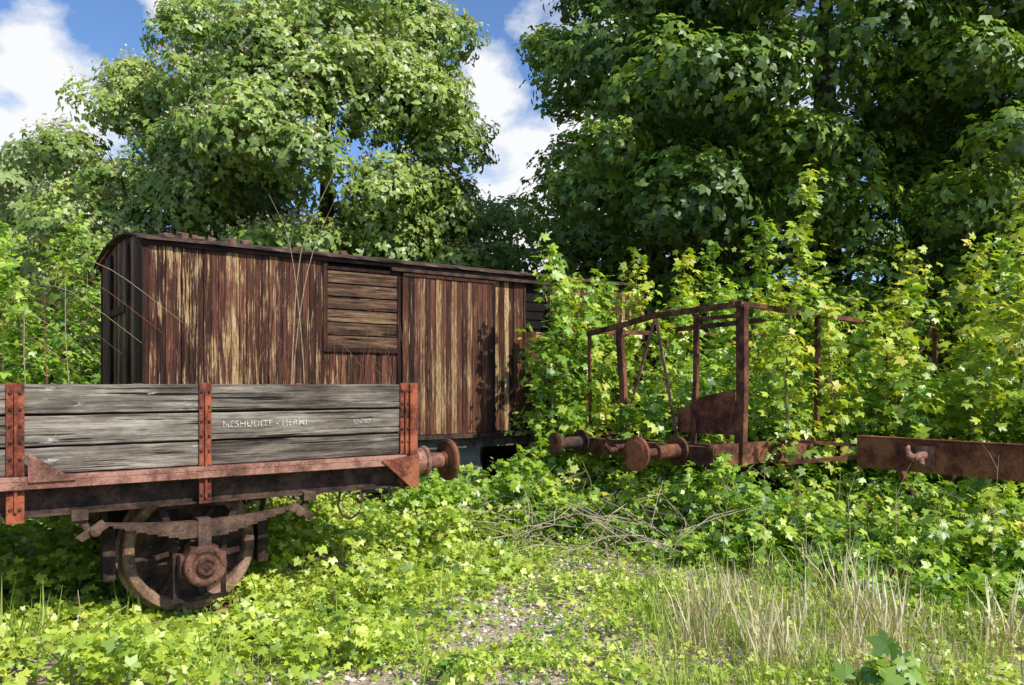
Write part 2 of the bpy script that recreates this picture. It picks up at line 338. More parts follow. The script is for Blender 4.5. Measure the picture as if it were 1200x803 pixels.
def wood():
    n=26000; x=RNG.uniform(-34,34,n); hh=3.8+1.2*fnoise(x*.35,x*.2); y=28+RNG.normal(0,1.2,n)+np.abs(x)*.1
    y=np.where(x>3,y-5,y); z=RNG.random(n)*hh; bul=np.sin(z/hh*3.1)*1.4*(.6+.4*np.sin(x*1.3))
    P=np.stack([x,y-bul,z],1); Nn=np.stack([RNG.normal(0,.4,n),-.5+RNG.normal(0,.4,n),.8+0*x],1)
    o=leaves('woodland_edge',P,Nn,RNG.uniform(.25,.42,n),T_TREE,M_chest); stuff(o,'mass of shrubs closing the yard behind','shrubs')
wood()

Y=M_yell;G=M_maple;U=M_under
L1='slender maple sapling with yellow-green leaves growing between wagons'
sapling(3.12,8.5,4.05,.38,Y,.10,1.6,'tall slender maple sapling standing beside the wagon skeleton',(-.05,0))
sapling(.50,10.3,3.5,.5,G,.11,1.9,'maple sapling growing against the boxcar side',(.0,0))
for (x,y,h,r,m) in [
 (.75,10.9,3.1,.6,G),(.95,11.6,3.3,.6,Y),(.35,10.5,2.3,.5,G),(1.3,11.5,3.3,.6,G),
 (1.75,11.6,3.6,.75,Y),(2.6,12.1,3.7,.8,Y),(1.1,11.0,2.9,.6,G),(3.3,12.6,4.0,.8,G),(2.0,10.7,2.5,.6,G),(4.1,13.0,4.4,.9,G),
 (1.9,9.6,1.9,.55,Y),(2.6,9.9,2.25,.6,G),(3.4,10.4,2.6,.65,Y),(1.4,9.4,1.55,.45,G),(4.3,10.9,2.7,.7,G),(5.1,11.5,3.0,.8,Y),
 (3.7,9.3,2.5,.55,Y),(4.5,9.7,2.6,.6,Y),(5.2,10.3,3.0,.7,G),(5.9,10.2,3.5,.7,Y),(5.7,8.8,3.9,.6,Y),(6.3,9.3,3.3,.7,G),(4.9,8.5,2.3,.55,Y),(4.3,8.5,1.9,.5,G),
 (7.0,11.2,3.8,.9,G),(6.2,12.4,3.8,1.0,Y),(7.9,12.0,4,1,G),(5.0,13.2,3.9,1.0,G),(4.0,11.9,3.3,.85,Y),(6.6,8.0,2.5,.7,G),
 (2.4,11.0,3.0,.65,G),(5.5,9.4,2.6,.6,Y),(3.6,9.0,2.6,.5,Y),(4.1,9.2,2.4,.5,G),(3.0,11.2,3.0,.7,G),(3.7,11.4,3.0,.7,Y),
 (4.6,9.1,2.1,.5,Y),(5.2,8.3,2.7,.55,Y),(5.9,8.0,3.0,.6,G),(1.5,12.3,3.3,.8,G),(6.9,9.9,3.6,.8,Y),(8.2,10.4,3.6,.9,G),(2.15,8.9,1.8,.4,G),(1.65,9.0,1.6,.4,G),(3.1,9.1,2.5,.45,G),(2.5,9.3,2.1,.4,G),(1.1,9.9,2.0,.45,Y),(.75,9.75,1.5,.35,G),(4.35,8.95,2.75,.5,Y)]:
    sapling(x,y,h,r,m,.108,1.75,L1)
for (x,y,h,r) in [(-5.25,8.6,3.0,.7),(-5.9,9.2,3.6,.8),(-4.75,8.35,2.2,.45),(-6.6,10.2,3.6,1.0),(-5.4,7.9,2.4,.6),(-7.6,11.5,4.2,1.1),(-6.3,8.1,2.9,.7),(-6.9,12.5,4.4,1.1),(-5.7,7.6,2.2,.6),(-6.1,8.7,3.1,.8),(-7.3,9.6,3.4,.9)]:
    sapling(x,y,h,r,M_maple,.095,2.2,'leafy elder bush beside the boxcar end',name='leafy_bush',T=T_SMALL,group='bushes by the boxcar end')
for i in range(36):
    t=i/35; x=.2+t*4.5+RNG.normal(0,.1); y=10.0-2.5*min(1,t*1.15)-RNG.uniform(0,1.5)*(.5+.5*t)
    hmax=.80 if y<9.6 else 1.0
    sapling(x,y,RNG.uniform(.45,hmax),RNG.uniform(.25,.42),[G,Y,M_cover][i%3],.08,2.1,'low maple seedling in the dense undergrowth',name='maple_seedling',bare=.02,group='maple seedlings in undergrowth')
for (x,y,h) in [(.1,8.75,1.0),(-.1,9.1,.85),(1.75,8.0,.9),(.3,9.0,1.08),(2.3,7.75,.9),(2.05,7.9,1.05)]:
    sapling(x,y,h,.3,G,.085,2.4,'low maple seedling in front of a buffer',name='maple_seedling',bare=.02,group='maple seedlings in undergrowth')
for (x,y,h) in [(-1.35,6.9,.42),(-.95,7.3,.5),(-1.0,6.5,.38),(-.6,7.9,.5),(-1.6,6.3,.4),(-.55,7.0,.35),(-1.7,5.3,.28),(-1.25,5.6,.3),(-3.1,4.7,.25),(-1.0,5.9,.33)]:
    sapling(x,y,h,.24,M_cover,.065,3.2,'leafy weed clump beside the grey wagon',name='maple_seedling',bare=.02,group='weed clumps by the grey wagon')
sapling(2.05,4.3,.24,.18,M_under,.11,.7,'lone maple seedling with broad leaves by dry grass',name='maple_seedling',group='maple seedlings in undergrowth')
sapling(-.35,4.5,.2,.1,U,.06,1.,'small seedling on gravel',name='maple_seedling',group='maple seedlings in undergrowth')

def inpoly(x,y,poly):
    r=np.zeros(len(x),bool); n=len(poly)
    for i in range(n):
        x0,y0=poly[i];x1,y1=poly[(i+1)%n]
        c=((y0>y)!=(y1>y))&(x<(x1-x0)*(y-y0)/((y1-y0)+1e-9)+x0); r^=c
    return r
def scatter(poly,n):
    P=np.array(poly); x=RNG.uniform(P[:,0].min(),P[:,0].max(),n); y=RNG.uniform(P[:,1].min(),P[:,1].max(),n); k=inpoly(x,y,poly); return x[k],y[k]
x,y=scatter([(-.3,9.2),(.9,8.0),(2.0,7.3),(4.3,6.2),(7.5,6.4),(9,12),(4,13.5),(.5,11.5)],2700)
front=y-(9.0-.72*x)
H=np.clip(.42+.28*fnoise(x*2.1,y*2.1)+.12*front,.12,.92)
m=22; X=np.repeat(x,m)+RNG.normal(0,.13,len(x)*m); Yy=np.repeat(y,m)+RNG.normal(0,.13,len(x)*m); Z=gz(X,Yy)+np.repeat(H,m)*RNG.random(len(X))**.55
Nn=RNG.normal(0,.42,(len(X),3))+np.array([.15,-.25,.75])
A=np.repeat(RNG.random(len(x)),m)*.65+RNG.random(len(X))*.35+.05
o=leaves('undergrowth',np.stack([X,Yy,Z],1),Nn,RNG.uniform(.045,.1,len(X)),T_MAPLE,M_maple,None,A); stuff(o,'dense maple undergrowth around the rusty frames','undergrowth')
def cover(name,poly,n,m,hs,size,mat,label,T,thr=-9,sp=.09,wheel=False):
    x,y=scatter(poly,n); q=fnoise(x*1.6,y*1.6)+RNG.normal(0,.2,len(x))
    k=q>(np.where((x+2.2)*-.583+(y-5.7)*.812>0,-2,thr) if wheel else thr)
    if wheel: k&=~((((x+2.95)/.5)**2+((y-4.95)/.35)**2)<RNG.uniform(.4,1.2,len(x)))
    x=x[k];y=y[k]
    H=np.clip(hs[0]+(hs[1]-hs[0])*(.5+.6*fnoise(x*2.7+3,y*2.7)),.03,2)
    if wheel:
        H*=1-.9*np.exp(-(((x+2.25)/.85)**2+((y-5.35)/.6)**2))
        dd=(x+2.2)*-.583+(y-5.7)*.812; H*=np.where((dd>-.15)&(dd<.9),.5,1)
        H=np.where(dd>.9,H+.15,H)
        H*=np.where((x<-.9)|(y>6.8),1,.7)
    X=np.repeat(x,m)+RNG.normal(0,sp,len(x)*m); Yy=np.repeat(y,m)+RNG.normal(0,sp,len(x)*m); Z=gz(X,Yy)+.01+np.repeat(H,m)*RNG.random(len(X))**.6
    A=np.repeat(RNG.random(len(x)),m)*.6+RNG.random(len(X))*.45+.0
    o=leaves(name,np.stack([X,Yy,Z],1),RNG.normal(0,.46,(len(X),3))+np.array([.12,-.2,.8]),RNG.uniform(size[0],size[1],len(X))*np.repeat(RNG.uniform(.65,1.2,len(x)),m),T,mat,None,A); stuff(o,label,'weeds')
cover('ground_cover',[(-6,3),(-2.2,3.9),(-1.0,4.1),(-.5,5.6),(.1,7.2),(.2,9.2),(-.5,10.0),(-8,8.5)],3200,17,(.06,.46),(.035,.075),M_cover,'bright green weeds spreading under and before the wagon',T_MAPLE,-.45,.09,True)
cover('creeping_weeds',[(-1.8,3.6),(3.4,3.6),(3.4,5.8),(.9,9),(-.6,9)],2500,12,(.03,.18),(.022,.05),M_cover,'scattered low weeds on gravel',T_SMALL,-.03,.08)
cover('sparse_weeds',[(-1.6,3.6),(2.4,3.6),(2.4,6.8),(.9,8.5),(-.6,8.5)],420,10,(.03,.12),(.02,.045),M_maple,'small plants dotted over gravel',T_SMALL,-9,.06)
cover('nettle_patch',[(1.0,7.3),(2.6,6.2),(4.2,5.0),(5.5,6.4),(2.5,7.8)],520,14,(.15,.42),(.05,.085),M_maple,'darker weeds along the thicket edge',T_SMALL,-.4)
cover('tall_weeds',[(-1.6,8.3),(.1,8.8),(.6,10.9),(-1.2,9.9)],320,18,(.35,.8),(.05,.09),M_maple,'tall weeds below the boxcar side',T_MAPLE,-.9)
cover('thicket_foliage',[(1.2,10.6),(2.0,9.3),(3.2,9.4),(4.2,8.8),(5.2,7.6),(8.5,8),(9,13.5),(2.2,13)],850,24,(1.2,2.3),(.06,.11),M_maple,'dense green leaf mass within the thicket',T_MAPLE,-.7,.17)
def grass(name,poly,n,h,mat,label,thr=-9,m=14,sp=.05,splay=.2,fs=1.5):
    x,y=scatter(poly,n); k=fnoise(x*fs+5,y*fs)+RNG.normal(0,.25,len(x))>thr; x=x[k];y=y[k]
    X=np.repeat(x,m)+RNG.normal(0,sp,len(x)*m); Yy=np.repeat(y,m)+RNG.normal(0,sp,len(x)*m)
    s=np.repeat(RNG.uniform(h[0],h[1],len(x)),m)*RNG.uniform(.5,1.1,len(X))
    o=leaves(name,np.stack([X,Yy,gz(X,Yy)-.01],1),RNG.normal(0,splay,(len(X),3))*np.array([1,1,0])+np.array([0,0,1]),s,T_BLADE,mat); stuff(o,label,'grass')
grass('dry_grass',[(.95,4.6),(3.6,4.1),(5.0,5.5),(2.9,7.0),(1.3,7.2)],450,(.18,.55),M_straw,'pale dry grass tufts along the thicket',0.05,16)
grass('green_grass',[(.6,3.7),(4.2,3.5),(5,6),(2.6,7.4),(.9,6.8)],1000,(.1,.34),M_grass,'green grass tufts mixed with straw',-.35)
grass('straw_litter',[(-3.4,4.4),(-1.4,3.6),(3.6,3.6),(4.5,6),(1.2,9.8),(-.4,9.8)],2600,(.05,.17),M_straw,'flattened straw and litter on soil',-.7,8,.12,1.8,1.8)
grass('weed_stalks',[(-4,4.4),(-.5,4.4),(.2,9.4),(-1,9)],170,(.25,.55),M_grass,'thin grass stalks among the weeds',-.2,7)

def brush(name,poly,n,ln,rad,mat,label,zs,flat=.35):
    mb=MB(); x,y=scatter(poly,n)
    for a,b in zip(x,y):
        l=RNG.uniform(*ln); d=norm((RNG.normal(size=(1,3))*np.array([1,1,flat]))+np.array([[0,0,.12]]))[0]; d[2]=abs(d[2])
        p=np.array([a,b,float(gz(a,b))+RNG.uniform(0,zs)]); q=p+d*l*.5+RNG.normal(0,.05*l,3); e=p+d*l+np.array([0,0,-.15*l])
        r=RNG.uniform(*rad); mb.tube([tuple(p),tuple(q),tuple(e)],[r,r*.8,r*.4],5)
    o=mb.obj(name,mat); stuff(o,label,'brushwood')
brush('dead_brush',[(-.5,8.2),(1.0,7.0),(2.1,7.5),(.9,9.6),(-.2,10)],380,(.3,1.0),(.002,.007),M_stick,'tangle of dead twigs and straw',.45,.6)
brush('fallen_twigs',[(-1.5,4),(4,4),(5,6.5),(1,8),(-1,8)],280,(.1,.4),(.002,.005),M_stick,'fallen twigs on the gravel',.04,.15)
brush('fallen_twigs',[(-3.8,4.4),(-2.2,4.3),(-2.3,5.5),(-3.8,5.6)],130,(.15,.6),(.002,.006),M_stick,'dead twigs lying on bare brown soil',.06,.2)
brush('thicket_twigs',[(.8,7.9),(4.5,6.3),(6,8),(2.5,9)],170,(.3,1.0),(.002,.005),M_tanstem,'bare twigs sticking out of the undergrowth',.5,1.4)

def stalk(name,label,pts,r,mat,cat='stem',side=0):
    z0=pts[0]; R=root(name,label,cat,z0,0,'bare stems by the wagons'); mb=MB()
    P=[np.array(p)-np.array(z0) for p in pts]
    Q=[];K=12
    for i in range(K+1):
        t=i/K*(len(P)-1); j=min(int(t),len(P)-2); f=t-j; Q.append(P[j]*(1-f)+P[j+1]*f)
    for _ in range(2): Q=[Q[0]]+[(Q[i-1]+Q[i]*2+Q[i+1])/4 for i in range(1,K)]+[Q[-1]]
    mb.tube([tuple(q) for q in Q],[r*(1-.75*i/K) for i in range(K+1)],6)
    for s in range(side):
        i=random.randint(5,K-1); q=Q[i]; e=q+np.array([random.uniform(-.3,.3),random.uniform(-.1,.1),random.uniform(.1,.35)])
        mb.tube([tuple(q),tuple((q+e)/2+np.array([0,0,.02])),tuple(e)],[r*.4,r*.3,r*.15],5)
    mb.obj('stem',mat,R)
stalk('bare_stalk','long bare stalk rising above the boxcar roof',[(-2.5,9.0,-.1),(-2.5,9.0,1.6),(-2.42,9.0,3.2),(-1.96,9.0,4.15)],.009,M_tanstem)
stalk('bare_stalk','long bare stalk rising above the boxcar roof',[(-2.55,9.1,-.1),(-2.5,9.1,2.0),(-2.3,9.1,3.2),(-1.72,9.0,4.3)],.008,M_tanstem)
stalk('bare_stalk','thin bare stalk in front of peeling planks',[(-2.3,9.0,-.1),(-2.35,9.0,2),(-2.5,9.0,3.3),(-2.75,9.0,3.8)],.006,M_tanstem,side=2)
for i in range(11):
    x=-2.9+i*.17+random.uniform(-.06,.06); y=8.85+.06*i; h=random.uniform(2.0,2.9)
    stalk('red_stem','thin reddish stem in front of peeling planks',[(x,y,-.1),(x+random.uniform(-.1,.1),y,1.2),(x+random.uniform(-.25,.3),y,h)],.006,M_redstem,side=3)
for i in range(6):
    x=-5.4+i*.2; stalk('bramble_cane','arching yellow bramble cane beside the boxcar end',[(x,7.9+i*.05,-.1),(x-.1,7.9,2.2+.15*i),(x+.5,7.7,2.5+.1*i-.2),(x+1.2,7.75,1.75+.1*i)],.006,M_tanstem if i%2 else M_redstem,side=2)
for i in range(8):
    x=1.9+i*.32; y=7.2-.14*i; stalk('bare_stalk','thin dry stalk standing in the thicket edge',[(x,y,-.1),(x+.02,y,.4),(x+random.uniform(-.1,.1),y,random.uniform(.6,1.15))],.005,M_tanstem,side=2)

# ------------------------------------------------------------- boxcar
BC=root('boxcar','old wooden boxcar with peeling brown planks and arched roof','railway wagon',(-1.35,10.5,0),ANG)
X0,X1=-3.245,4.3; W=2.7; ZB,ZT=1.0,3.18
def vplanks(mb,x0,x1,y,z0,z1,th=.03,wd=.082,rag=.012):
    x=x0
    while x<x1-.02:
        w=min(wd*random.uniform(.9,1.1),x1-x)
        if x1-x-w<.04: w=x1-x
        o=random.uniform(-.006,.006)
        mb.box(x+.003,x+w-.003,y+o,y+th+o,z0+random.uniform(-rag,rag),z1,j=.0015); x+=w
mb=MB()
vplanks(mb,X0+.06,-1.2,0,ZB,ZT); vplanks(mb,-1.2,-.19,0,ZB,2.06); vplanks(mb,-.13,1.36,.004,ZB+.1,ZT); vplanks(mb,1.36,1.86,0,ZB,ZT); vplanks(mb,2.32,X1-.05,0,ZB,ZT); vplanks(mb,1.86,2.32,0,ZB,2.42)
mb.obj('side_wall',M_box,BC)
mb=MB(); vplanks(mb,X0+.06,X1-.05,W-.03,ZB,ZT); mb.obj('side_wall',M_box,BC)
RISE=.18
def rz(y): return 3.235+RISE*(1-(abs(y-W/2)/(W/2+.11))**2.3)
def eplanks(x):
    mb=MB(); y=.06
    while y<W-.06:
        w=.12; zz=min(rz(y),rz(y+w))-.035; mb.box(x+random.uniform(-.004,.004),x+.03,y+.002,min(y+w,W-.05)-.002,ZB,zz); y+=w
    mb.obj('end_wall',M_endwall,BC)
eplanks(X0); eplanks(X1-.03)
MB().box(X0+.045,X1-.045,.045,W-.045,ZB+.02,ZT-.02).obj('dark_backing',M_black,BC)  # solid black box added behind the planks to paint shade into the gaps
for x in (X0-.012,X1-.05):
    MB().box(x,x+.07,-.02,.05,ZB-.05,ZT+.005).obj('corner_post',M_boxend,BC,.004); MB().box(x,x+.07,W-.05,W+.02,ZB-.05,ZT+.005).obj('corner_post',M_boxend,BC,.004)
for b in ((X0-.03,X0-.004,.75,.84,ZB-.04,ZT+.1),(X0-.03,X0-.004,1.85,1.94,ZB-.04,ZT+.1),(X0-.035,X0-.004,.9,1.8,2.5,2.58),(-1.205,-1.15,-.022,.03,ZB+1.05,ZT-.02),(-.19,-.13,-.026,.03,ZB,ZT-.02),(1.86,1.9,-.02,.03,ZB,ZT-.02),(2.29,2.33,-.02,.03,ZB+1.4,ZT-.02)):
    MB().box(*b).obj('frame_post',M_boxend,BC,.004)
mb=MB(); z=2.1
for i in range(6):
    mb.box(-1.147,-.194,-.012-random.uniform(0,.014),.02,z+.005,z+.154+random.uniform(-.005,.002),j=.003); z+=.161
mb.obj('vent_panel',M_vent,BC,.004,'weathered horizontal boards of the loading hatch')
MB().box(-1.17,-.18,-.035,-.002,2.05,2.1).obj('vent_sill',M_boxend,BC,.004); MB().box(-1.16,-.19,-.04,-.002,3.068,3.11).obj('vent_lintel',M_boxend,BC,.004)
D=MB(); vplanks(D,-.12,1.30,-.055,ZB-.02,3.1,.03,.082,.004); d=D.obj('door',M_boxdoor,BC,0,'sliding plank door with streaked paint')
for b in ((-.135,-.105,-.068,-.04,ZB-.02,3.055),(1.285,1.325,-.068,-.04,ZB-.02,3.055),(-.13,1.32,-.073,-.05,3.06,3.1)): MB().box(*b).obj('door_frame',M_boxend,d,.003)
MB().box(-.3,2.3,-.085,-.03,3.115,3.16).obj('door_rail',M_rustdark,BC,.004); MB().box(-.2,2.6,-.07,.0,ZB-.09,ZB-.03).obj('door_rail',M_rustdark,BC,.004)
mb=MB(); mb.box(1.905,2.285,.005,.03,2.44,2.98)
for k in range(4): mb.box(1.9,2.29,-.012,.004,2.47+k*.13,2.485+k*.13)
mb.obj('window',M_black,BC)  # opening is a black panel; the darkness inside is painted
MB().box(X0-.03,X1+.03,-.05,-.008,3.165,3.215).obj('fascia',M_fascia,BC,.004); MB().box(X0-.03,X1+.03,W+.008,W+.05,3.165,3.215).obj('fascia',M_fascia,BC,.004)
mb=MB(); n=16; nx=60; vs=[];fs=[]
for k in range(nx+1):
    xx=X0-.09+(X1-X0+.18)*k/nx
    for sd in (0,1):
        for i in range(n+1):
            y=-.10+(W+.2)*i/n; e=(random.uniform(-.018,.018) if i in (0,n) else 0)
            vs.append((xx,y+(e if sd==0 else 0),rz(y)+random.uniform(-.004,.004)-(0 if sd==0 else .022)))
row=2*(n+1)
for k in range(nx):
    for i in range(n):
        a=k*row+i; fs.append((a,a+1,a+row+1,a+row)); b=a+n+1; fs.append((b,b+row,b+row+1,b+1))
    a=k*row; fs.append((a,a+row,a+row+n+1,a+n+1)); a+=n; fs.append((a,a+n+1,a+row+n+1,a+row))
for k in (0,nx):
    for i in range(n): a=k*row+i; fs.append((a,a+n+1,a+n+2,a+1))
mb.add(vs,fs); mb.obj('roof',M_roof,BC)
for i,(x,y) in enumerate([(-3.0,.05),(-2.82,.1),(-2.66,.04),(-2.5,.12),(-2.3,.05),(-2.9,.35),(-1.5,.08),(-.9,.1),(-2.6,.4),(-2.1,.2)]):
    mbb=MB(); w=random.uniform(.035,.085); t=random.uniform(.035,.065)
    mbb.box(-w,w,-.045,.045,0,t,j=.016); bz=rz(y)-.01
    o=mbb.obj('roof_brick',M_brick,None,.008)
    o.matrix_world=Matrix.Translation((-1.35,10.5,0))@Matrix.Rotation(ANG,4,'Z')@Matrix.Translation((x,y,bz))@Matrix.Rotation(.15,4,'X')@Matrix.Rotation(random.uniform(-1.4,1.4),4,'Z')
    o['label']='broken brick lying on the boxcar roof'; o['category']='brick'; o['group']='bricks on the roof'
MB().beam((X0-.02,.06,.88),(X1+.02,.06,.88),[(-.01,.01,-.11,.11),(-.05,.012,.0,.02)]).obj('sole_bar',M_greysteel,BC)
MB().beam((X0-.02,W-.06,.88),(X1+.02,W-.06,.88),[(-.01,.01,-.11,.11)]).obj('sole_bar',M_greysteel,BC)
for x in (X0-.06,X1-.02): MB().box(x,x+.08,.02,W-.02,.76,.995).obj('headstock',M_rustbrown,BC,.005)

def wheelset(parent,x,W,mat,r=.48,zc=.42,webmat=None):
    for yy,sg in ((W/2-.75,-1),(W/2+.75,1)):
        mb=MB(); mb.lathe((x,yy,zc),(0,sg,0),[(-.07,r+.028),(-.045,r+.028),(-.04,r),(.06,r-.008),(.075,r-.02),(.075,r-.075),(.06,r-.085),(-.04,r-.09),(-.07,r-.06)],60,True)
        w=mb.obj('wheel',mat,parent,0)
        mb=MB(); mb.lathe((x,yy,zc),(0,sg,0),[(-.035,r-.086),(-.015,r-.086),(-.03,.3),(-.045,.2),(-.01,.16),(.05,.14),(.09,.13),(.09,.07)],48)
        for k in range(8):
            a=2*math.pi*(k+.3)/8; c,s_=math.cos(a),math.sin(a)
            mb.beam((x+c*.13,yy+sg*-.01,zc+s_*.13),(x+c*(r-.085),yy+sg*-.01,zc+s_*(r-.085)),[(-.018,.018,-.022,.022)],(0,1,0))
        mb.obj('wheel_web',webmat or mat,w)
    MB().tube([(x,.1,zc),(x,W-.1,zc)],[.06,.06],14).obj('axle',mat,parent)
def buffer_(parent,x,y,z,dirx,mat,l=.6,r=.19,mat2=None,k=1.):
    mb=MB(); mb.lathe((x,y,z),(dirx,0,0),[(0,.15),(.03,.15),(.031,.105*k),(.12,.10*k),(.3,.095*k),(.31,.11*k),(.34,.11*k),(.341,.06*k),(l-.09,.055*k)],24); mb.obj('buffer_casing',mat,parent)
    mb=MB(); mb.lathe((x+dirx*(l-.09),y,z),(dirx,0,0),[(0,.06),(.03,.08),(.045,r*.9),(.055,r),(.085,r),(.1,r*.7),(.104,.02)],32); mb.obj('buffer_head',mat2 or mat,parent)
wheelset(BC,-2.0,W,M_rustdark); wheelset(BC,3.0,W,M_rustdark)
for yy in (.45,2.25): buffer_(BC,X0-.06,yy,.94,-1,M_rustdark); buffer_(BC,X1+.06,yy,.94,1,M_rustdark)

# ------------------------------------------------------------- low wagon
LW=root('flat_wagon','low open wagon with weathered grey plank sides and rusty posts','railway wagon',(-2.2,5.7,0),ANG)
A0,A1=-4.9,1.63; WW=2.35
posts=[-4.86,-3.4,-2.3,-1.154,0.0,1.6]
for side,(y0,y1) in enumerate(((0,.045),(WW-.045,WW))):
    for bi,(z0,z1) in enumerate(((1.070,1.240),(1.254,1.447),(1.461,1.65))):
        for a,b in zip(posts[:-1],posts[1:]):
            mb=MB(); nseg=10; y_=random.uniform(-.008,.004); vs=[];fs=[]
            for k in range(nseg+1):
                xx=a+.004+(b-a-.008)*k/nseg; e1=random.uniform(-.0025,.002); e2=random.uniform(-.002,.0025)
                vs+=[(xx,y0+y_,z0+e2),(xx,y1,z0+e2),(xx,y1,z1+e1),(xx,y0+y_,z1+e1)]
            for k in range(nseg):
                for q in range(4): fs.append((k*4+q,k*4+(q+1)%4,(k+1)*4+(q+1)%4,(k+1)*4+q))
            fs+=[(0,1,2,3),(nseg*4+3,nseg*4+2,nseg*4+1,nseg*4)]
            mb.add(vs,fs); mb.obj('side_board',M_grey2 if a<-1 else M_grey,LW,.005)
    ym=y1+.002 if side==0 else y0-.022
    MB().box(A0+.05,A1-.06,ym,ym+.02,1.075,1.63).obj('gap_backing',M_fascia,LW)  # dark sheet added behind the boards, painting shade into their gaps
for x in (A0,A1-.02):
    for (z0,z1) in ((1.072,1.236),(1.252,1.445),(1.460,1.645)): MB().box(x-.02,x+.025,.075,WW-.075,z0,z1,j=.003).obj('end_board',M_grey,LW,.005)
mb=MB(); y=.08
while y<WW-.12:
    mb.box(A0+.03,A1-.05,y,min(y+.17,WW-.08),1.03,1.065); y+=.176
mb.obj('floor',M_grey,LW)
for i,x in enumerate(posts):
    wd=.05 if i==3 else .042; zb=.77 if i==3 else .80
    for y,s in ((0,-1),(WW,1)):
        ya=y+s*.009; yb=y+s*.022
        mb=MB(); mb.box(x-wd,x+wd,min(ya,yb),max(ya,yb),zb,1.66); mb.box(x-.008,x+.008,min(yb,y+s*.045),max(yb,y+s*.045),.84,1.60)
        p=mb.obj('post',M_rustred if i in (3,4,5) else M_rustbrown,LW,.003)
        mb=MB()
        for k in range(8):
            z=.86+k*.105
            for xx in (x-.027,x+.027): mb.lathe((xx,yb,z),(0,s,0),[(0,.012),(.008,.01),(.011,.003)],8)
        mb.obj('rivet',M_rustdark,p)['kind']='stuff'
for y in (-.05,WW-.0): MB().box(A1+.005,A1+.075,y,y+.08,.94,1.66).obj('corner_post',M_rustred,LW,.005)
for y,s in ((0,-1),(WW,1)):
    mb=MB(); a,b=sorted((y-s*.02,y+s*.065)); mb.box(A0,A1-.04,a,b,1.035,1.066); a,b=sorted((y+s*.052,y+s*.065)); mb.box(A0,A1-.04,a,b,.985,1.034)
    mb.obj('edge_rail',M_rustpink,LW,.003)
for y,s in ((.1,-1),(WW-.1,1)):
    MB().beam((A0,y,.91),(A1,y,.91),[(-.01,.01,-.115,.115),(-.01,.07,.1,.114) if s<0 else (-.07,.01,.1,.114),(-.01,.07,-.114,-.1) if s<0 else (-.07,.01,-.114,-.1)]).obj('sole_bar',M_rustdark,LW)
for x in (A0-.02,A1-.06): MB().box(x,x+.09,.03,WW-.03,.8,1.028).obj('headstock',M_rustbrown,LW,.005)
for x in (-3,-1.7,-.6,.6): MB().box(x,x+.08,.12,WW-.12,.83,1.0).obj('cross_member',M_rustdark,LW,.005)
MB().prism([(1.36,1.03),(1.70,1.07),(1.70,.80),(1.62,.80)],'y',-.082,-.068).obj('gusset_plate',M_rusthead,LW,.002)
MB().prism([(-1.09,1.22),(-.82,1.03),(-1.09,1.03)],'y',-.082,-.068).obj('gusset_plate',M_rustpink,LW,.002)
for yy in (.36,WW-.36): buffer_(LW,A1+.03,yy,.96,1,M_rustpink,.6,.19,M_rustbrown,1.25); buffer_(LW,A0-.02,yy,.96,-1,M_rustpink)
